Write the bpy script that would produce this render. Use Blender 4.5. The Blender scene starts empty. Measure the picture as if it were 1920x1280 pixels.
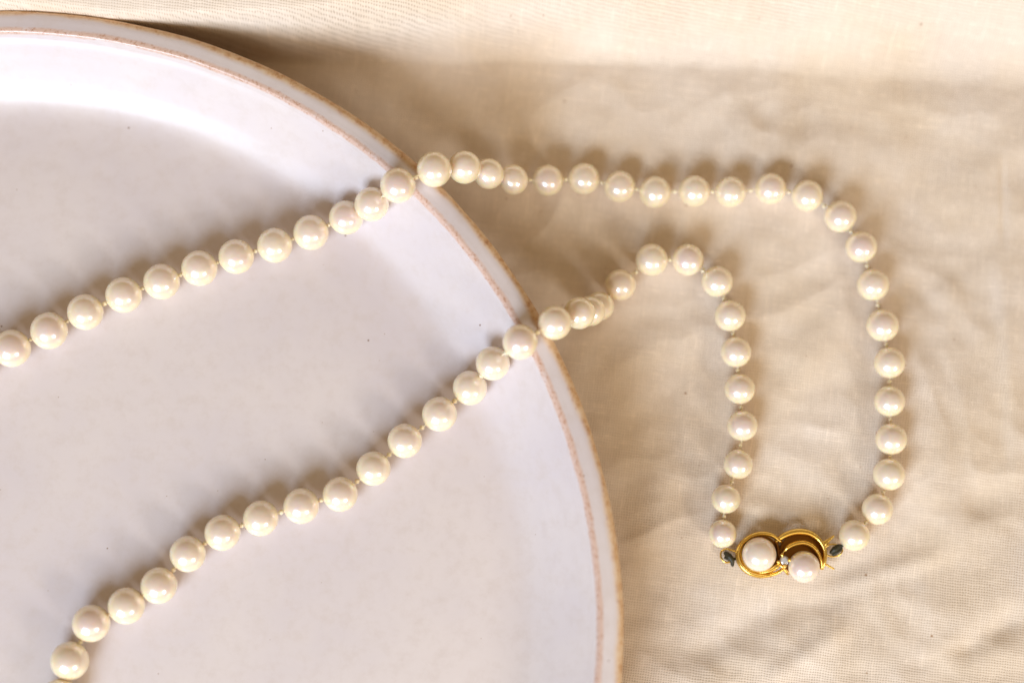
import bpy, bmesh, math, random
import numpy as np
from mathutils import Vector, Matrix

R = math.radians
MM = 0.001
rng = random.Random(7)
scn = bpy.context.scene
col = scn.collection

# ------------------------------------------------------------------ camera
D, TILT = 0.360, R(8.0)
FPX = 8300.0 * D                      # focal length in px of the 1920 px wide picture
cam_d = bpy.data.cameras.new('camera')
cam = bpy.data.objects.new('camera', cam_d)
col.objects.link(cam)
EYE = Vector((0, -D * math.sin(TILT), D * math.cos(TILT)))
cam.location = EYE
cam.rotation_euler = (TILT, 0, 0)
cam_d.sensor_width = 36
cam_d.lens = FPX / 1920 * 36
cam_d.clip_start = 0.01
cam_d.clip_end = 20
cam_d.dof.use_dof = True
cam_d.dof.focus_distance = 0.3475
cam_d.dof.aperture_fstop = 3.3
cam_d.dof.aperture_blades = 0
scn.camera = cam

# ------------------------------------------------------------------ room light
w = bpy.data.worlds.new('World')
scn.world = w
w.use_nodes = True
bg = w.node_tree.nodes['Background']
bg.inputs[0].default_value = (1.0, 0.71, 0.39, 1)
bg.inputs[1].default_value = 0.33

def area_lamp(name, loc, target, sx, sy, power, color):
    d = bpy.data.lights.new(name, 'AREA')
    d.shape = 'RECTANGLE'
    d.size, d.size_y = sx, sy
    d.energy = power
    d.color = color
    o = bpy.data.objects.new(name, d)
    o.location = loc
    o.rotation_euler = (Vector(target) - Vector(loc)).to_track_quat('-Z', 'Y').to_euler()
    col.objects.link(o)
    return o

area_lamp('window_light', (-0.50, -0.90, 0.66), (0, 0, 0), 0.58, 0.62, 16.4, (0.66, 0.81, 1.0))
area_lamp('second_window_light', (0.62, -0.72, 0.50), (0, 0, 0), 0.22, 0.24, 3.3, (1.0, 0.97, 0.92))

# added lamp, not seen: broad warm fill from the room behind the camera
area_lamp('warm_fill_lamp', (0.35, -1.75, 1.25), (0, 0, 0), 2.2, 1.5, 12.0, (1.0, 0.75, 0.44))

scn.view_settings.view_transform = 'Standard'
scn.view_settings.look = 'None'
scn.view_settings.exposure = 0.08
scn.view_settings.gamma = 1.0
scn.cycles.use_denoising = True
scn.cycles.max_bounces = 8
scn.cycles.sample_clamp_indirect = 6.0

# ------------------------------------------------------------------ helpers
def spot(px, py, z):
    """point of the place, at height z (metres), that the photograph shows at px, py"""
    x, y = (px - 960) / FPX, -(py - 640) / FPX
    d = (x, y * math.cos(TILT) + math.sin(TILT), y * math.sin(TILT) - math.cos(TILT))
    o = EYE
    k = (z - o.z) / d[2]
    return Vector((o.x + d[0] * k, o.y + d[1] * k, z))

def link(name, mesh, mat, parent=None, smooth=True):
    if smooth:
        mesh.polygons.foreach_set('use_smooth', [True] * len(mesh.polygons))
    if mat and not mesh.materials:
        mesh.materials.append(mat)
    o = bpy.data.objects.new(name, mesh)
    col.objects.link(o)
    if parent:
        o.parent = parent
    return o

def grid_mesh(name, V, closed_u=False, closed_v=False):
    nu, nv = V.shape[:2]
    iu = np.arange(nu if closed_u else nu - 1)
    iv = np.arange(nv if closed_v else nv - 1)
    a, b = np.meshgrid(iu, iv, indexing='ij')
    a2, b2 = (a + 1) % nu, (b + 1) % nv
    F = np.stack([a * nv + b, a2 * nv + b, a2 * nv + b2, a * nv + b2], -1).reshape(-1, 4)
    m = bpy.data.meshes.new(name)
    m.from_pydata(V.reshape(-1, 3).tolist(), [], F.tolist())
    m.update()
    return m

def catmull(P, n):
    P = np.asarray(P, float)
    Q = np.vstack([2 * P[0] - P[1], P, 2 * P[-1] - P[-2]])
    out = []
    for i in range(1, len(Q) - 2):
        p0, p1, p2, p3 = Q[i - 1], Q[i], Q[i + 1], Q[i + 2]
        for t in np.linspace(0, 1, n, endpoint=False):
            out.append(0.5 * (2 * p1 + (p2 - p0) * t + (2 * p0 - 5 * p1 + 4 * p2 - p3) * t * t
                              + (3 * p1 - p0 - 3 * p2 + p3) * t ** 3))
    out.append(Q[-2])
    return np.array(out)

def sweep(name, path, rad_h, rad_v, ns=12, round_ends=True):
    """tube along a path (metres): half width rad_h in plan, half height rad_v, either may be a list"""
    P = np.asarray(path, float)
    n = len(P)
    rh = np.broadcast_to(np.asarray(rad_h, float), (n,)).copy()
    rv = np.broadcast_to(np.asarray(rad_v, float), (n,)).copy()
    T = np.gradient(P, axis=0)
    T /= np.linalg.norm(T, axis=1)[:, None] + 1e-12
    S = np.cross(T, [0, 0, 1.0])
    S /= np.linalg.norm(S, axis=1)[:, None] + 1e-9
    U = np.cross(S, T)
    a = np.linspace(0, 2 * np.pi, ns, endpoint=False)
    rings = []
    if round_ends:
        for k in (0.02, 0.5, 0.85):
            off = math.sqrt(1 - k * k) * rv[0]
            rings.append(P[0] - T[0] * off + np.outer(np.cos(a), S[0]) * rh[0] * k + np.outer(np.sin(a), U[0]) * rv[0] * k)
    for i in range(n):
        rings.append(P[i] + np.outer(np.cos(a), S[i]) * rh[i] + np.outer(np.sin(a), U[i]) * rv[i])
    if round_ends:
        for k in (0.85, 0.5, 0.02):
            off = math.sqrt(1 - k * k) * rv[-1]
            rings.append(P[-1] + T[-1] * off + np.outer(np.cos(a), S[-1]) * rh[-1] * k + np.outer(np.sin(a), U[-1]) * rv[-1] * k)
    return grid_mesh(name, np.array(rings), closed_v=True)

# vectorised gradient noise
_pr = np.random.RandomState(11)
_perm = np.tile(_pr.permutation(256), 3)
_ga = _pr.rand(256) * 2 * np.pi
def perlin(x, y):
    xi, yi = np.floor(x).astype(int), np.floor(y).astype(int)
    xf, yf = x - xi, y - yi
    u = xf ** 3 * (xf * (xf * 6 - 15) + 10)
    v = yf ** 3 * (yf * (yf * 6 - 15) + 10)
    def g(ix, iy, dx, dy):
        h = _perm[_perm[ix & 255] + (iy & 255)]
        return np.cos(_ga[h]) * dx + np.sin(_ga[h]) * dy
    a = g(xi, yi, xf, yf) * (1 - u) + g(xi + 1, yi, xf - 1, yf) * u
    b = g(xi, yi + 1, xf, yf - 1) * (1 - u) + g(xi + 1, yi + 1, xf - 1, yf - 1) * u
    return (a * (1 - v) + b * v) * 1.5

def sstep(t):
    t = np.clip(t, 0, 1)
    return t * t * (3 - 2 * t)

# ------------------------------------------------------------------ node shorthand
class N:
    def __init__(self, name):
        self.m = bpy.data.materials.new(name)
        self.m.use_nodes = True
        self.t = self.m.node_tree
        self.b = self.t.nodes['Principled BSDF']
    def set(self, sock, v):
        if hasattr(v, 'node') or isinstance(v, bpy.types.NodeSocket):
            self.t.links.new(v, sock)
        else:
            sock.default_value = v
    def __call__(self, kind, out=0, props=None, **ins):
        n = self.t.nodes.new('ShaderNode' + kind)
        for k, v in (props or {}).items():
            setattr(n, k, v)
        for k, v in ins.items():
            key = int(k[1:]) if k[0] == 'i' and k[1:].isdigit() else k.replace('_', ' ')
            self.set(n.inputs[key], v)
        return n.outputs[out]
    def math(self, op, a, b=0.0, c=0.0, clamp=False):
        n = self.t.nodes.new('ShaderNodeMath')
        n.operation, n.use_clamp = op, clamp
        for s, v in zip(n.inputs, (a, b, c)):
            self.set(s, v)
        return n.outputs[0]
    def mix(self, f, a, b, blend='MIX'):
        n = self.t.nodes.new('ShaderNodeMix')
        n.data_type, n.blend_type = 'RGBA', blend
        self.set(n.inputs[0], f)
        self.set(n.inputs[6], a if not isinstance(a, tuple) else (*a, 1))
        self.set(n.inputs[7], b if not isinstance(b, tuple) else (*b, 1))
        return n.outputs[2]
    def ramp(self, f, stops, interp='LINEAR'):
        n = self.t.nodes.new('ShaderNodeValToRGB')
        n.color_ramp.interpolation = interp
        e = n.color_ramp.elements
        while len(e) < len(stops):
            e.new(0.5)
        for q, (p, c) in zip(e, stops):
            q.position = p
            q.color = (c, c, c, 1) if not isinstance(c, tuple) else (*c, 1)
        self.set(n.inputs[0], f)
        return n.outputs[0]
    def smooth(self, v, lo, hi):
        n = self.t.nodes.new('ShaderNodeMapRange')
        n.interpolation_type = 'SMOOTHSTEP'
        self.set(n.inputs[0], v)
        n.inputs[1].default_value, n.inputs[2].default_value = lo, hi
        return n.outputs[0]
    def p(self, **kw):
        for k, v in kw.items():
            self.set(self.b.inputs[k.replace('_', ' ')], v if not isinstance(v, tuple) or len(v) != 3 or 'Radius' in k else (*v, 1))

# ------------------------------------------------------------------ materials
def mat_cloth():
    n = N('woven_linen')
    tc = n('TexCoord', 3)
    rot = n('Mapping', Vector=tc, Rotation=(0, 0, R(-7.0)) and (0, 0, R(7.0)))
    wob = n('TexNoise', 1, Vector=rot, Scale=70.0, Detail=2.0)
    wv = n('VectorMath', props={'operation': 'MULTIPLY_ADD'}, i0=wob, i1=(0.0009, 0.0009, 0), i2=rot)
    jit = n('TexNoise', 1, Vector=tc, Scale=620.0, Detail=1.0)
    wv = n('VectorMath', props={'operation': 'MULTIPLY_ADD'}, i0=jit, i1=(0.00042, 0.00042, 0), i2=wv)
    sep = n.t.nodes.new('ShaderNodeSeparateXYZ')
    n.set(sep.inputs[0], wv)
    pitch = 0.00057
    u = n.math('DIVIDE', sep.outputs[0], pitch)
    v = n.math('DIVIDE', sep.outputs[1], pitch)
    def thread(t, along, seed):
        cell = n.math('FLOOR', t)
        wn = n('TexWhiteNoise', 0, props={'noise_dimensions': '1D'}, W=n.math('ADD', cell, seed))
        comb = n('CombineXYZ', X=n.math('MULTIPLY', along, 0.22), Y=n.math('MULTIPLY', cell, 7.31), Z=seed)
        slub = n('TexNoise', 0, Vector=comb, Scale=1.0, Detail=2.0)
        s = n.math('ABSOLUTE', n.math('SINE', n.math('MULTIPLY', t, math.pi)))
        return s, wn, slub
    s1, w1, k1 = thread(u, v, 0.37)
    s2, w2, k2 = thread(v, u, 5.11)
    # openings between threads, thread tops
    hole = n.math('MULTIPLY', n.math('SUBTRACT', 1.0, s1), n.math('SUBTRACT', 1.0, s2))
    kk = n.math('ADD', k1, k2)
    loose = n.smooth(n('TexNoise', 0, Vector=tc, Scale=34.0, Detail=3.0), 0.30, 0.68)
    hole = n.math('MULTIPLY', hole, n.math('ADD', 0.35, n.math('MULTIPLY', loose, 0.8)))
    hole = n.math('MULTIPLY', hole, n.smooth(n.math('ADD', kk, n.math('MULTIPLY', n.math('ADD', w1, w2), 0.08)), 1.7, 1.0))
    tone = n.math('ADD', n.math('MULTIPLY', n.math('SUBTRACT', kk, 1.0), 0.09),
                  n.math('MULTIPLY', n.math('SUBTRACT', n.math('ADD', w1, w2), 1.0), 0.025))
    thick = n.math('ADD', n.math('MULTIPLY', n.smooth(w1, 0.88, 0.98), n.smooth(k1, 0.5, 0.66)), n.math('MULTIPLY', n.smooth(w2, 0.86, 0.97), n.smooth(k2, 0.5, 0.66)))
    tone = n.math('ADD', tone, n.math('MULTIPLY', thick, 0.045))
    blot = n('TexNoise', 0, Vector=tc, Scale=26.0, Detail=4.0, Roughness=0.6)
    base = n.mix(n.smooth(blot, 0.35, 0.68), (0.80, 0.69, 0.59), (0.775, 0.64, 0.50))
    val = n.math('ADD', 1.0, tone)
    c = n.mix(1.0, base, n('CombineColor', Red=val, Green=val, Blue=val), 'MULTIPLY')
    c = n.mix(n.math('MULTIPLY', hole, 0.85, clamp=True), c, (0.34, 0.235, 0.13))
    # little seed flecks left in the cotton
    for sc, thr, cl, am in ((75.0, 0.030, (0.34, 0.17, 0.07), 0.8), (140.0, 0.036, (0.42, 0.24, 0.13), 0.6)):
        vo = n.t.nodes.new('ShaderNodeTexVoronoi')
        vo.voronoi_dimensions = '2D'
        n.set(vo.inputs['Vector'], tc)
        vo.inputs['Scale'].default_value = sc
        sepc = n.t.nodes.new('ShaderNodeSeparateColor')
        n.set(sepc.inputs[0], vo.outputs['Color'])
        pick = n.math('GREATER_THAN', sepc.outputs[0], 0.80)
        d = n.smooth(n.math('ADD', vo.outputs['Distance'], n.math('MULTIPLY', sepc.outputs[1], thr * 0.5)), thr, thr * 0.4)
        c = n.mix(n.math('MULTIPLY', n.math('MULTIPLY', d, pick), am), c, cl)
    h = n.math('SUBTRACT', n.math('ADD', n.math('MULTIPLY', n.math('ADD', s1, s2), 0.5), n.math('MULTIPLY', kk, 0.6)),
               n.math('MULTIPLY', hole, 1.0))
    fuzz = n('TexNoise', 0, Vector=tc, Scale=2600.0, Detail=2.0)
    h = n.math('ADD', h, n.math('MULTIPLY', fuzz, 0.25))
    bump = n('Bump', Height=h, Strength=0.45, Distance=0.00013)
    n.p(Base_Color=c, Roughness=0.95, Normal=bump, Specular_IOR_Level=0.15, Sheen_Weight=0.12, Sheen_Roughness=0.6)
    return n.m

def mat_glaze(rim=False):
    n = N('speckled_rim_glaze' if rim else 'white_glaze')
    tc = n('TexCoord', 3)
    big = n('TexNoise', 0, Vector=tc, Scale=16.0, Detail=5.0, Roughness=0.62)
    c = n.mix(n.smooth(big, 0.3, 0.7), (0.655, 0.590, 0.610), (0.735, 0.660, 0.640))
    mott = n('TexNoise', 0, Vector=tc, Scale=260.0, Detail=5.0, Roughness=0.7)
    c = n.mix(n.math('MULTIPLY', n.smooth(mott, 0.42, 0.75), 0.38), c, (0.60, 0.51, 0.47))
    # iron specks
    for sc, thr, pickv, cl in ((38.0, 0.013, 0.70, (0.20, 0.10, 0.05)), (85.0, 0.018, 0.80, (0.42, 0.30, 0.24))):
        vo = n.t.nodes.new('ShaderNodeTexVoronoi')
        vo.voronoi_dimensions = '2D'
        n.set(vo.inputs['Vector'], tc)
        vo.inputs['Scale'].default_value = sc
        sepc = n.t.nodes.new('ShaderNodeSeparateColor')
        n.set(sepc.inputs[0], vo.outputs['Color'])
        pick = n.math('GREATER_THAN', sepc.outputs[0], pickv)
        d = n.smooth(n.math('ADD', vo.outputs['Distance'], n.math('MULTIPLY', sepc.outputs[1], thr * 0.4)), thr, thr * 0.5)
        c = n.mix(n.math('MULTIPLY', n.math('MULTIPLY', d, pick), 0.8), c, cl)
    if rim:
        sep = n.t.nodes.new('ShaderNodeSeparateXYZ')
        n.set(sep.inputs[0], tc)
        r = n.math('SQRT', n.math('ADD', n.math('MULTIPLY', sep.outputs[0], sep.outputs[0]),
                                  n.math('MULTIPLY', sep.outputs[1], sep.outputs[1])))
        wav = n('TexNoise', 0, Vector=tc, Scale=120.0, Detail=4.0, Roughness=0.7)
        slow = n('TexNoise', 0, Vector=tc, Scale=30.0, Detail=2.0)
        rr = n.math('ADD', r, n.math('ADD', n.math('MULTIPLY', n.math('SUBTRACT', wav, 0.5), 0.0014),
                                     n.math('MULTIPLY', n.math('SUBTRACT', slow, 0.5), 0.0026)))
        # where the glaze runs thin over the outer edge the iron clay shows
        edge = n.smooth(rr, 0.13145, 0.13290)
        fine = n('TexNoise', 0, Vector=tc, Scale=520.0, Detail=6.0, Roughness=0.8)
        rust = n.ramp(fine, [(0.28, (0.30, 0.11, 0.035)), (0.40, (0.54, 0.28, 0.11)), (0.50, (0.70, 0.47, 0.26)), (0.70, (0.78, 0.62, 0.45))])
        c = n.mix(n.math('MULTIPLY', edge, 0.93), c, rust)
        # speckled crest on the inner side
        f2 = n('TexNoise', 0, Vector=tc, Scale=1300.0, Detail=5.0, Roughness=0.8)
        rc = n.math('ADD', r, n.math('MULTIPLY', n.math('SUBTRACT', wav, 0.5), 0.0009))
        crest = n.math('MULTIPLY', n.smooth(rc, 0.12785, 0.12825), n.smooth(rc, 0.12975, 0.12905))
        c = n.mix(n.math('MULTIPLY', n.math('MULTIPLY', crest, n.smooth(mott, 0.2, 0.5)), 0.9), c, (0.66, 0.46, 0.37))
        sp = n.math('MULTIPLY', n.smooth(f2, 0.48, 0.66), crest)
        c = n.mix(n.math('MULTIPLY', sp, 0.85), c, (0.42, 0.19, 0.10))
        rough = n.math('ADD', 0.24, n.math('MULTIPLY', edge, 0.35))
    else:
        rough = n.math('ADD', 0.30, n.math('MULTIPLY', mott, 0.14))
    dim = n('TexNoise', 0, Vector=tc, Scale=420.0, Detail=3.0)
    bump = n('Bump', Height=dim, Strength=0.12, Distance=0.0002)
    n.p(Base_Color=c, Roughness=rough, Normal=bump, Specular_IOR_Level=0.5, Coat_Weight=0.12, Coat_Roughness=0.2)
    return n.m

def mat_clay():
    n = N('bare_clay')
    tc = n('TexCoord', 3)
    f = n('TexNoise', 0, Vector=tc, Scale=500.0, Detail=4.0)
    n.p(Base_Color=n.mix(f, (0.24, 0.11, 0.05), (0.42, 0.22, 0.11)), Roughness=0.8)
    return n.m

def mat_pearl(name, mid, edge, tint):
    n = N(name)
    tc = n('TexCoord', 3)
    oi = n.t.nodes.new('ShaderNodeObjectInfo')
    rnd = oi.outputs['Random']
    off = n('VectorMath', props={'operation': 'ADD'}, i0=tc, i1=n('CombineXYZ', X=n.math('MULTIPLY', rnd, 40.0), Y=rnd, Z=rnd))
    cloud = n('TexNoise', 0, Vector=off, Scale=1.3, Detail=2.0)
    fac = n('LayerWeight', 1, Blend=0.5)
    f = n.smooth(fac, 0.06, 0.50)  # nacre tint by viewing angle; darker centre also paints in a dim reflection
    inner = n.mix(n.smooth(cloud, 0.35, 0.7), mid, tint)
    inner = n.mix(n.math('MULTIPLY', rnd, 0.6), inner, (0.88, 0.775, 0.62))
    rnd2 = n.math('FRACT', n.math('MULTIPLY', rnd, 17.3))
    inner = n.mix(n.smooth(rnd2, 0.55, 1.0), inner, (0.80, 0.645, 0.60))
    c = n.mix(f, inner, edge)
    dim = n('TexNoise', 0, Vector=off, Scale=3.2, Detail=2.0)
    bump = n('Bump', Height=dim, Strength=0.16, Distance=0.0004)
    n.p(Base_Color=c, Roughness=0.35, Specular_IOR_Level=0.6, Normal=bump,
        Subsurface_Weight=0.5, Subsurface_Radius=(1.0, 0.62, 0.30), Subsurface_Scale=0.0016,
        Coat_Weight=1.0, Coat_Roughness=0.20, Coat_IOR=2.8)
    return n.m

def mat_simple(name, c, rough=0.5, metal=0.0, **kw):
    n = N(name)
    tc = n('TexCoord', 3)
    f = n('TexNoise', 0, Vector=tc, Scale=700.0, Detail=3.0)
    cc = n.mix(n.math('MULTIPLY', f, 0.35), c, tuple(x * 0.7 for x in c))
    n.p(Base_Color=cc, Roughness=rough, Metallic=metal, **kw)
    return n.m

M_cloth = mat_cloth()
M_glaze, M_rim, M_clay = mat_glaze(), mat_glaze(True), mat_clay()
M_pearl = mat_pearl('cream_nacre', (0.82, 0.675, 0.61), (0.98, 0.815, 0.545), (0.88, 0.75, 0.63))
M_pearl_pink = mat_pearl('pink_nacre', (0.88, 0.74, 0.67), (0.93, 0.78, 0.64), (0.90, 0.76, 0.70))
M_silk = mat_simple('silk_thread', (0.93, 0.79, 0.56), 0.4, Subsurface_Weight=0.6, Subsurface_Radius=(1.0, 0.8, 0.5), Subsurface_Scale=0.0008)
M_gold = mat_simple('yellow_gold', (0.98, 0.68, 0.18), 0.22, 1.0)
M_gold_shaded = mat_simple('shaded_gold', (0.30, 0.14, 0.035), 0.35, 1.0)  # gold darkened in colour for the dim reflections down in the clasp
M_dark = mat_simple('tarnished_wire', (0.036, 0.030, 0.014), 0.45, 0.0, Specular_IOR_Level=0.35)
def mat_gem():
    n = N('clear_gem')
    n.p(Base_Color=(0.97, 0.97, 1.0), Roughness=0.04, IOR=2.3, Transmission_Weight=0.45)
    return n.m
M_gem = mat_gem()

# ------------------------------------------------------------------ plate shape (mm, about its own axis)
PC = np.array([-110.5, -62.8])        # plate centre on the cloth
PROF = dict(
    well=[(0.01, 7.6), (30, 7.6), (60, 7.6), (90, 7.5), (103, 7.15), (109, 6.95), (113, 7.05)],
    wall=[(113, 7.05), (115.4, 7.6), (117.6, 8.8), (119.5, 10.3), (121.8, 12.6), (124.2, 15.3), (126.3, 17.7), (127.5, 18.9)],
    rim=[(127.5, 18.9), (128.05, 19.6), (128.6, 20.18), (129.3, 20.28), (130.3, 20.2), (131.6, 20.06), (132.7, 19.75), (133.45, 19.1), (133.68, 18.5), (133.55, 17.8)],
    underside=[(133.55, 17.8), (132.6, 16.6), (129, 13.6), (122, 7.6), (112, 3.6), (100, 2.4), (97, 1.6), (96, 0.25), (93.5, 0.1), (92.5, 1.6), (85, 2.2), (0.01, 2.4)])
NSUB = 14
knots_, spans = [], {}
for k in PROF:
    a = max(len(knots_) - 1, 0)
    knots_ += PROF[k] if not knots_ else PROF[k][1:]
    spans[k] = (a * NSUB, (len(knots_) - 1) * NSUB + 1)
LINE = catmull(knots_, NSUB)
LINE[:, 0] = np.maximum(LINE[:, 0], 0.01)
SECT = {k: LINE[a:b] for k, (a, b) in spans.items()}
TOP = LINE[:spans['rim'][1]]

def plate_top(rmm, rad):
    """height (mm) of the centre of a ball of radius rad resting on the plate at distance rmm from its axis"""
    d = np.abs(TOP[:, 0] - rmm)
    ok = d < rad
    if not ok.any():
        return None
    return float((TOP[ok, 1] + np.sqrt(rad * rad - d[ok] ** 2)).max())

# ------------------------------------------------------------------ cloth shape
def seg_feature(x, y, p0, p1, wd, amp, kind):
    p0, p1 = np.array(p0), np.array(p1)
    t = p1 - p0
    L = np.hypot(*t)
    t = t / L
    s = (x - p0[0]) * t[0] + (y - p0[1]) * t[1]
    d = -(x - p0[0]) * t[1] + (y - p0[1]) * t[0]
    fade = sstep((s + 0.15 * L) / (0.4 * L)) * sstep((1.15 * L - s) / (0.4 * L))
    if kind == 'ridge':
        return amp * np.exp(-(d / wd) ** 2) * fade
    return amp * np.exp(-np.maximum(d, 0) / (wd * 4)) * (0.5 + 0.5 * np.tanh(d / wd)) * fade

def pxmm(px, py):
    p = spot(px, py, 0.0)
    return (p.x * 1000, p.y * 1000)

CREASES = [(pxmm(1676, 585), pxmm(1870, 470), 2.2, -0.55, 'step'),
           (pxmm(1868, 500), pxmm(1900, 900), 1.3, 0.9, 'step'),
           (pxmm(1880, 290), pxmm(1884, 460), 0.7, -0.35, 'ridge'),
           (pxmm(1420, 1290), pxmm(1600, 1165), 3.0, 0.8, 'ridge'),
           (pxmm(1240, 1240), pxmm(1640, 1070), 4.0, -0.8, 'ridge'),
           (pxmm(1500, 1120), pxmm(1760, 1040), 2.5, 0.6, 'ridge'),
           (pxmm(1790, 1230), pxmm(1920, 1150), 3.0, -0.9, 'ridge'),
           (pxmm(1800, 940), pxmm(1920, 1010), 2.6, -0.8, 'step'),
           (pxmm(1480, 700), pxmm(1600, 560), 5.0, 0.7, 'ridge'),
           (pxmm(1240, 700), pxmm(1290, 980), 4.0, -0.7, 'ridge'),
           (pxmm(1180, 1080), pxmm(1300, 800), 5.0, 0.7, 'ridge'),
           (pxmm(1700, 620), pxmm(1780, 1000), 5.0, 0.6, 'ridge'),
           (pxmm(800, 200), pxmm(1100, 420), 6.0, 0.8, 'ridge'),
           (pxmm(1300, 260), pxmm(1760, 300), 6.0, 0.6, 'ridge')]

def cloth_z(x, y):
    """height of the cloth (mm) at x, y (mm)"""
    x, y = np.asarray(x, float), np.asarray(y, float)
    w1 = perlin(x / 31 + 3.1, y / 31 + 8.2)
    w2 = perlin(x / 31 + 13.7, y / 31 + 1.9)
    z = 1.15 * perlin(x / 44 + 0.3, y / 40 + 5.5)
    z += 0.9 * (np.abs(perlin(x / 27 + w1 * 0.8 + 20, y / 24 + w2 * 0.8 + 7)) - 0.25) * -1.0
    z += 0.42 * perlin(x / 11 + w2, y / 10 + w1 + 40)
    z -= 0.32 * np.abs(perlin(x / 12.5 + w1 * 0.9 + 70, y / 11.5 + w2 * 0.9 + 31))
    z += 0.09 * perlin(x / 4.6 + 9, y / 4.3 + 2)
    for p0, p1, wd, a, k in CREASES:
        z = z + seg_feature(x, y, p0, p1, wd, a * 1.5, k)
    r = np.hypot(x - PC[0], y - PC[1])
    z = z * sstep((r - 98) / 26)
    # the cloth climbs over something at the back: steep beside the plate, a soft slope further right
    wob = 1.1 * perlin(x / 24 + 60, y * 0 + 3.3)
    XS = [-200, -110, -81, -55, -38, 0, 40, 77, 113, 200]
    y0 = np.interp(x, XS, [60, 66.3, 65.8, 64.8, 64.6, 65.0, 63.5, 61.0, 59.0, 55]) + wob * np.interp(x, [-80, 20], [0.2, 1.0])
    wid = np.interp(x, XS, [4, 4, 4.2, 5.5, 7.5, 12.5, 20, 27, 32, 36])
    s = sstep((y - y0) / wid)
    back = np.clip(y - y0 - wid, 0, 400)
    ledge = s * 21.5 + s * 26.0 * 0.42 * (1 - np.exp(-back / 26.0))
    z = z * (1 - 0.6 * s) + ledge
    # it is pressed down under the flare of the plate
    und = SECT['underside'][::-1]
    m = und[:, 0] > 96
    lim = np.interp(r, und[m, 0], np.maximum.accumulate(und[m, 1]) - 0.5)
    lim = np.maximum(lim, -0.3) + np.maximum(r - 133.3, 0) * 4.0
    return np.minimum(z, lim)

def axis(lo, hi, step, far, grow=1.12):
    a = list(np.arange(lo, hi + 1e-6, step))
    s = step
    while a[-1] < far:
        s *= grow
        a.append(a[-1] + s)
    s = step
    b = [a[0]]
    while b[-1] > -far:
        s *= grow
        b.append(b[-1] - s)
    return np.array(b[:0:-1] + a)

gx, gy = np.meshgrid(axis(-130, 130, 0.65, 620), axis(-95, 100, 0.5, 620), indexing='ij')
gz = cloth_z(gx, gy)
cl = link('tablecloth', grid_mesh('tablecloth', np.stack([gx, gy, gz], -1) * MM), M_cloth)
cl['label'] = 'wrinkled natural linen tablecloth with brown flecks lying under the plate and necklace'
cl['category'] = 'tablecloth'

# ------------------------------------------------------------------ plate
plate = bpy.data.objects.new('dinner_plate', None)
plate.empty_display_size = 0.02
plate.location = (PC[0] * MM, PC[1] * MM, 0)
col.objects.link(plate)
plate['label'] = 'round white stoneware plate with a raised rim edged in rusty brown'
plate['category'] = 'plate'

SEG = 512
ang = np.linspace(0, 2 * np.pi, SEG, endpoint=False)
def revolve(name, prof, ripple=0.0):
    p = np.array(prof)
    rr, zz = p[:, 0].copy(), p[:, 1].copy()
    if ripple:
        s = np.linspace(0, 1, len(p))
        env = np.sin(np.pi * s)
        zz += ripple * env * (np.sin(s * 23) + 0.5 * np.sin(s * 37 + 1.0))
    wr = 0.10 * np.sin(3 * ang + 0.4) + 0.07 * np.sin(7 * ang + 2) + 0.05 * np.sin(16 * ang + 1) + 0.035 * np.sin(41 * ang)
    wz = 0.12 * np.sin(2 * ang + 1.0) + 0.06 * np.sin(9 * ang)
    k = sstep((rr - 60) / 70)
    r2 = rr[:, None] + k[:, None] * wr[None, :]
    z2 = zz[:, None] + (k * np.clip(zz / 20, 0, 1))[:, None] * wz[None, :]
    V = np.stack([r2 * np.cos(ang), r2 * np.sin(ang), z2], -1) * MM
    return grid_mesh(name, V[::-1], closed_v=True)

link('well', revolve('well', SECT['well']), M_glaze, plate)
link('side_wall', revolve('side_wall', SECT['wall'], 0.02), M_glaze, plate)
link('rim', revolve('rim', SECT['rim']), M_rim, plate)
link('underside', revolve('underside', SECT['underside']), M_clay, plate)

# ------------------------------------------------------------------ necklace
neck = bpy.data.objects.new('pearl_necklace', None)
neck.empty_display_size = 0.02
col.objects.link(neck)
neck['label'] = 'string of cream pearls with a gold clasp lying across the plate rim onto the cloth'
neck['category'] = 'necklace'

# each pearl: where the photograph shows it, its width there, and a height (mm) where it hangs free
UP = [(-305, 1015, 67, None), (-302, 942, 67, None), (-278, 872, 67, None), (-232, 815, 67, None), (-176, 770, 67, None), (-112, 728, 67, None), (-46, 690, 67, None),
      (22, 653, 67, None), (92, 620, 67, None), (160, 585, 66, None), (232, 553, 66, None), (303, 528, 66, None), (374, 503, 66, None),
      (443, 481, 66, None), (515, 460, 66, None), (583, 436, 66, None), (649, 408, 64, None), (697, 383, 65, None), (746, 348, 66, None),
      (814, 318, 66, 23.2), (871, 314, 62, 19.0), (916, 326, 58, 13.6), (962, 337, 57, 8.2), (1027, 338, 58, None), (1095, 335, 58, None), (1162, 350, 58, None),
      (1228, 360, 59, None), (1302, 358, 58, None), (1370, 360, 57, None), (1445, 354, 57, None), (1514, 367, 58, None), (1576, 406, 58, None),
      (1615, 463, 58, None), (1637, 534, 58, None), (1655, 610, 59, None), (1668, 680, 57, None), (1668, 752, 57, None), (1671, 823, 57, None),
      (1667, 889, 58, None), (1645, 954, 57, None), (1602, 1003, 57, None)]
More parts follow.
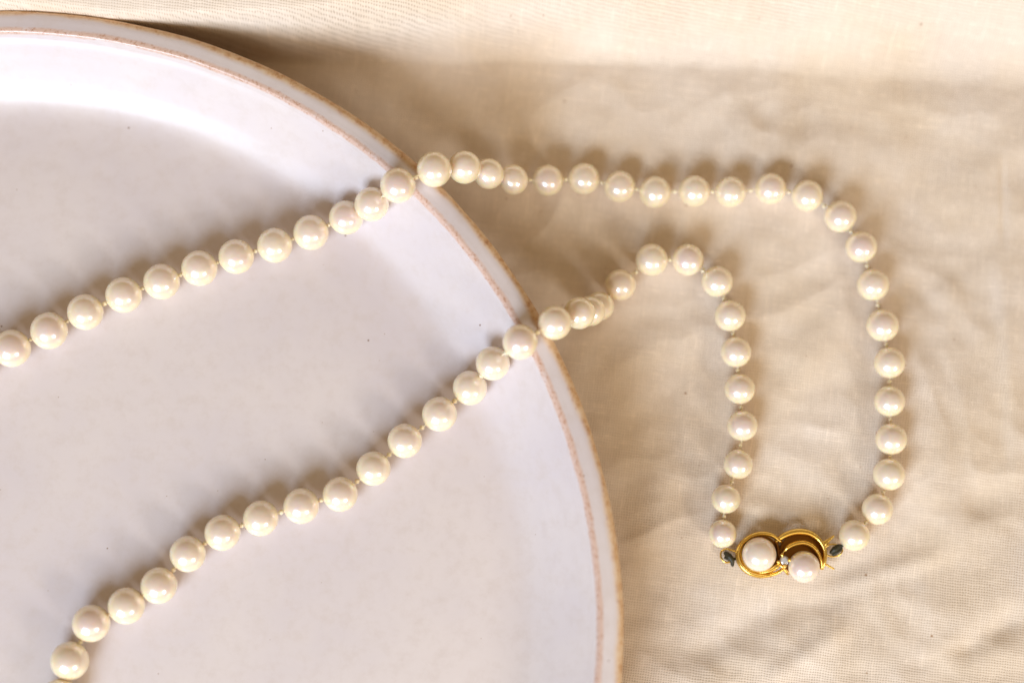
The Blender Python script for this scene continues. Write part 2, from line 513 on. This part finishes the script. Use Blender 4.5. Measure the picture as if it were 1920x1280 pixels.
LOW = [(-312, 1090, 67, None), (-312, 1162, 67, None), (-305, 1234, 67, None), (-286, 1304, 67, None), (-254, 1368, 67, None), (-208, 1422, 67, None), (-148, 1461, 67, None), (-78, 1480, 67, None), (-8, 1470, 67, None), (50, 1430, 67, None), (92, 1372, 67, None),
       (112, 1307, 67, None), (131, 1238, 68, None), (171, 1168, 67, None), (237, 1135, 67, None), (298, 1097, 66, None), (352, 1038, 66, None), (417, 998, 66, None),
       (489, 971, 66, None), (565, 948, 67, None), (638, 926, 66, None), (700, 878, 65, None), (759, 826, 65, None), (824, 776, 66, None),
       (881, 727, 65, None), (924, 681, 65, None), (975, 641, 67, None), (1040, 605, 65, 22.2), (1086, 587, 60, 17.0), (1107, 583, 57, 10.5),
       (1124, 574, 55, 5.0), (1163, 534, 59, None), (1222, 487, 60, None), (1290, 487, 59, None), (1345, 528, 58, None), (1369, 592, 58, None),
       (1380, 660, 57, None), (1387, 729, 57, None), (1392, 798, 57, None), (1384, 870, 55, None), (1361, 935, 54, None), (1355, 1000, 52, None)]

def settle(px, py, wpx, hz):
    z = 10.0 if hz is None else hz
    for _ in range(8):
        p = spot(px, py, z * MM)
        dist = (p - EYE).length
        rad = wpx / 2 * dist / FPX * 1000
        if hz is not None:
            break
        x, y = p.x * 1000, p.y * 1000
        rr = math.hypot(x - PC[0], y - PC[1])
        zp = plate_top(rr, rad) if rr < 134.5 else None
        if zp is None:
            zp = float(cloth_z(x, y)) + rad * 0.97
        z = zp
    return spot(px, py, z * MM), rad

def ball(name, nu=40, nv=24):
    t = np.linspace(0.0008, math.pi - 0.0008, nv)
    a = np.linspace(0, 2 * math.pi, nu, endpoint=False)
    V = np.stack([np.outer(np.sin(t), np.cos(a)), np.outer(np.sin(t), np.sin(a)), np.outer(np.cos(t), np.ones(nu))], -1)
    return grid_mesh(name, V[::-1], closed_v=True)

pearl_mesh = ball('pearl')
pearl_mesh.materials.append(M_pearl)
pink_mesh = pearl_mesh.copy()
pink_mesh.materials.clear()
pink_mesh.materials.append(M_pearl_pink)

def knot_mesh():
    m = ball('knot', 14, 9)
    for v in m.vertices:
        a = math.atan2(v.co.y, v.co.x)
        k = 1 + 0.16 * math.sin(3 * a + 5 * v.co.z) + 0.10 * math.sin(7 * v.co.z + 2 * a)
        v.co = v.co * k
    m.materials.append(M_silk)
    return m
knotm = knot_mesh()

def string(rows):
    pts = [settle(*r) for r in rows]
    for (p, rad) in pts:
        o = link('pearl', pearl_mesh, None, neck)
        o.location = p
        q = rad * MM
        o.scale = (q * rng.uniform(0.985, 1.01), q * rng.uniform(0.985, 1.01), q * rng.uniform(0.97, 1.0))
        o.rotation_euler = (rng.uniform(-0.5, 0.5), rng.uniform(-0.5, 0.5), rng.uniform(0, 6.28))
    return pts

def knots(pts):
    for (p, a), (q, b) in zip(pts, pts[1:]):
        d = q - p
        L = d.length
        f = (a * MM + (L - (a + b) * MM) / 2) / L
        o = link('knot', knotm, None, neck)
        o.location = p + d * f
        s = min(0.00052, max(0.00038, (L - (a + b) * MM) * 0.55))
        s *= 1.0 if p.z > 0.009 else 0.85
        o.scale = (s, s * rng.uniform(0.85, 1.1), s)
        o.rotation_euler = (rng.uniform(0, 3), rng.uniform(0, 3), rng.uniform(0, 3))

up, low = string(UP), string(LOW)
knots(up)
knots(low)
knots([up[0], low[0]])
path = [tuple(p) for p, r in low[::-1]] + [tuple(p) for p, r in up]
link('thread', sweep('thread', catmull(path, 4), 0.00016, 0.00016, 6), M_silk, neck)

# ------------------------------------------------------------------ clasp
clasp = bpy.data.objects.new('clasp', None)
clasp.empty_display_size = 0.005
c0 = spot(1468, 1042, 0.0)
zc = float(cloth_z(c0.x * 1000, c0.y * 1000)) * MM
clasp.location = (c0.x, c0.y, zc)
clasp.parent = neck
col.objects.link(clasp)
clasp['label'] = 'yellow gold clasp of two swirls holding two pearls and a small clear stone'

def cz(u, v, h):
    """close-up coordinates of the clasp (eighths of a photo pixel from 1360, 980), height h in mm over the cloth -> clasp space"""
    p = spot(1360 + u / 8, 980 + v / 8, zc + h * MM)
    return np.array(p - clasp.location)

def wire(name, pts, rh, rv, mat=M_gold, ns=12, taper=None):
    P = catmull([cz(*p) for p in pts], 10)
    rad = np.full(len(P), rh)
    if taper is not None:
        s = np.linspace(0, 1, len(P))
        rad = np.interp(s, np.linspace(0, 1, len(taper)), taper) * rh
    return link(name, sweep(name, P, rad * MM, rad * MM * rv / rh, ns), mat, clasp)

# backing of the two swirls, lying low
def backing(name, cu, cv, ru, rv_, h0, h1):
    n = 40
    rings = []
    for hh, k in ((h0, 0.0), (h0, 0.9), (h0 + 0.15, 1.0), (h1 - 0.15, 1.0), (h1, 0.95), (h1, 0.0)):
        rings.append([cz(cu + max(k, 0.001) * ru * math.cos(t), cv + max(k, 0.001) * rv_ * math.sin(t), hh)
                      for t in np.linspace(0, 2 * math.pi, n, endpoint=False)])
    return link(name, grid_mesh(name, np.array(rings)[:, ::-1], closed_v=True), M_gold_shaded, clasp, smooth=False)
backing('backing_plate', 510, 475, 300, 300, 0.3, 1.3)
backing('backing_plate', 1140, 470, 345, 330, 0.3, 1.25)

wire('swirl_wire', [(805, 262, 2.7), (700, 185, 3.0), (540, 158, 3.1), (370, 205, 3.0), (235, 315, 2.8), (180, 470, 2.7), (222, 620, 2.7),
                    (335, 735, 2.7), (490, 790, 2.6), (640, 785, 2.5), (770, 748, 2.5), (860, 690, 2.6), (905, 640, 2.8)],
     0.50, 1.0, taper=[0.8, 1, 1, 1, 1, 1, 1, 1, 0.9, 0.8, 0.6])
wire('swirl_wire', [(775, 265, 2.4), (870, 195, 2.7), (1000, 145, 3.0), (1130, 132, 3.1), (1270, 160, 3.1), (1390, 240, 3.0), (1470, 360, 2.9),
                    (1495, 480, 2.7), (1480, 590, 2.4), (1450, 655, 2.1)],
     0.66, 1.0, taper=[0.7, 1, 1.1, 1.15, 1.05, 0.9, 0.8, 0.75, 0.75, 0.7])
wire('inner_wire', [(860, 450, 2.4), (930, 370, 2.9), (1040, 312, 3.2), (1170, 295, 3.3), (1290, 340, 3.2), (1375, 430, 2.9), (1425, 540, 2.5), (1447, 650, 2.1)],
     0.54, 1.0, taper=[0.6, 1, 1.15, 1.1, 1, 0.9, 0.9, 0.8])
wire('pearl_cup', [(262, 320, 2.2), (228, 450, 2.3), (258, 580, 2.3), (350, 690, 2.3), (500, 742, 2.4), (640, 720, 2.6), (750, 660, 2.9), (835, 590, 3.1)],
     0.34, 0.62, taper=[0.5, 0.8, 1, 1, 1.1, 1.7, 2.0, 1.4])
wire('cross_bar', [(790, 590, 3.0), (850, 655, 2.8), (900, 720, 2.4), (935, 765, 1.9)], 0.30, 0.4, taper=[0.7, 1, 1, 0.8])
wire('cross_bar', [(770, 300, 2.2), (790, 380, 2.0), (800, 470, 2.2), (830, 540, 2.5)], 0.34, 0.4, M_gold_shaded)

for (u, v, h, ru) in ((508, 470, 3.9, 256), (1180, 655, 3.7, 236)):
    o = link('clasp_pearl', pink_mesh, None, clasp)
    o.location = cz(u, v, h)
    q = float(np.linalg.norm(cz(u + ru, v, h) - cz(u, v, h)))
    o.scale = (q, q * 1.0, q * 0.93)

# small clear stone with its four claws
def gem_mesh():
    bm = bmesh.new()
    n = 8
    rings = []
    for (r_, z_, ph) in ((0.55, 0.36, 0), (0.86, 0.2, 0.5), (1.0, 0.0, 0), (0.02, -0.9, 0)):
        rings.append([bm.verts.new((r_ * math.cos((i + ph) * 2 * math.pi / n), r_ * math.sin((i + ph) * 2 * math.pi / n), z_)) for i in range(n)])
    bm.faces.new(rings[0])
    for a, b in zip(rings, rings[1:]):
        for i in range(n):
            bm.faces.new((a[i], b[i], a[(i + 1) % n]))
            bm.faces.new((a[(i + 1) % n], b[i], b[(i + 1) % n]))
    bm.faces.new(rings[-1][::-1])
    bmesh.ops.recalc_face_normals(bm, faces=bm.faces)
    m = bpy.data.meshes.new('gemstone')
    bm.to_mesh(m)
    bm.free()
    return m
g = link('gemstone', gem_mesh(), M_gem, clasp, smooth=False)
g.location = cz(886, 560, 3.75)
g.scale = (0.00104,) * 3
seat = link('stone_seat', sweep('stone_seat', [cz(886, 562, 1.4), cz(886, 562, 2.2), cz(886, 562, 2.9), cz(886, 562, 3.25)], [0.0007, 0.0008, 0.0009, 0.001], [0.0007, 0.0008, 0.0009, 0.001], 16, False), M_gold, clasp)
clawm = ball('claw', 14, 9)
clawm.materials.append(M_gold)
for (u, v) in ((848, 478), (966, 556), (886, 652), (792, 586)):
    o = link('claw', clawm, None, clasp)
    o.location = cz(u + (886 - u) * 0.02, v + (560 - v) * 0.02, 4.05)
    o.scale = (0.00046, 0.00046, 0.00062)

# end tabs, rings and the dark wire that ties the string on
wire('end_tab', [(1440, 330, 1.5), (1500, 300, 1.5), (1560, 250, 1.5), (1625, 195, 1.6)], 0.34, 0.3, taper=[2.2, 1.9, 1.0, 0.6])
wire('end_tab', [(1440, 590, 1.4), (1510, 620, 1.4), (1570, 655, 1.4), (1625, 685, 1.4)], 0.24, 0.26, taper=[1.6, 1.2, 1, 0.9])
wire('end_ring', [(1490, 360, 1.4), (1580, 320, 1.5), (1690, 335, 1.5), (1755, 400, 1.4), (1720, 470, 1.3), (1620, 500, 1.3), (1530, 480, 1.3), (1490, 420, 1.3)], 0.2, 0.2)
wire('end_ring', [(170, 430, 1.4), (90, 405, 1.5), (10, 390, 1.5), (-60, 430, 1.4), (-62, 520, 1.3), (0, 585, 1.3), (90, 575, 1.3), (160, 520, 1.3)], 0.22, 0.22)
wire('tie_knot', [(1590, 440, 1.7), (1640, 395, 2.1), (1700, 355, 2.0), (1745, 345, 1.8)], 0.62, 0.62, M_dark, taper=[0.7, 1.15, 1, 0.6])
wire('tie_knot', [(1625, 470, 1.6), (1690, 430, 2.0), (1735, 385, 1.9)], 0.40, 0.4, M_dark)
wire('tie_knot', [(10, 455, 1.8), (60, 500, 2.2), (100, 560, 2.1), (108, 630, 1.7)], 0.60, 0.6, M_dark, taper=[0.9, 1.1, 1, 0.6])
wire('tie_knot', [(5, 520, 1.6), (60, 545, 1.9), (130, 540, 1.8)], 0.38, 0.38, M_dark)
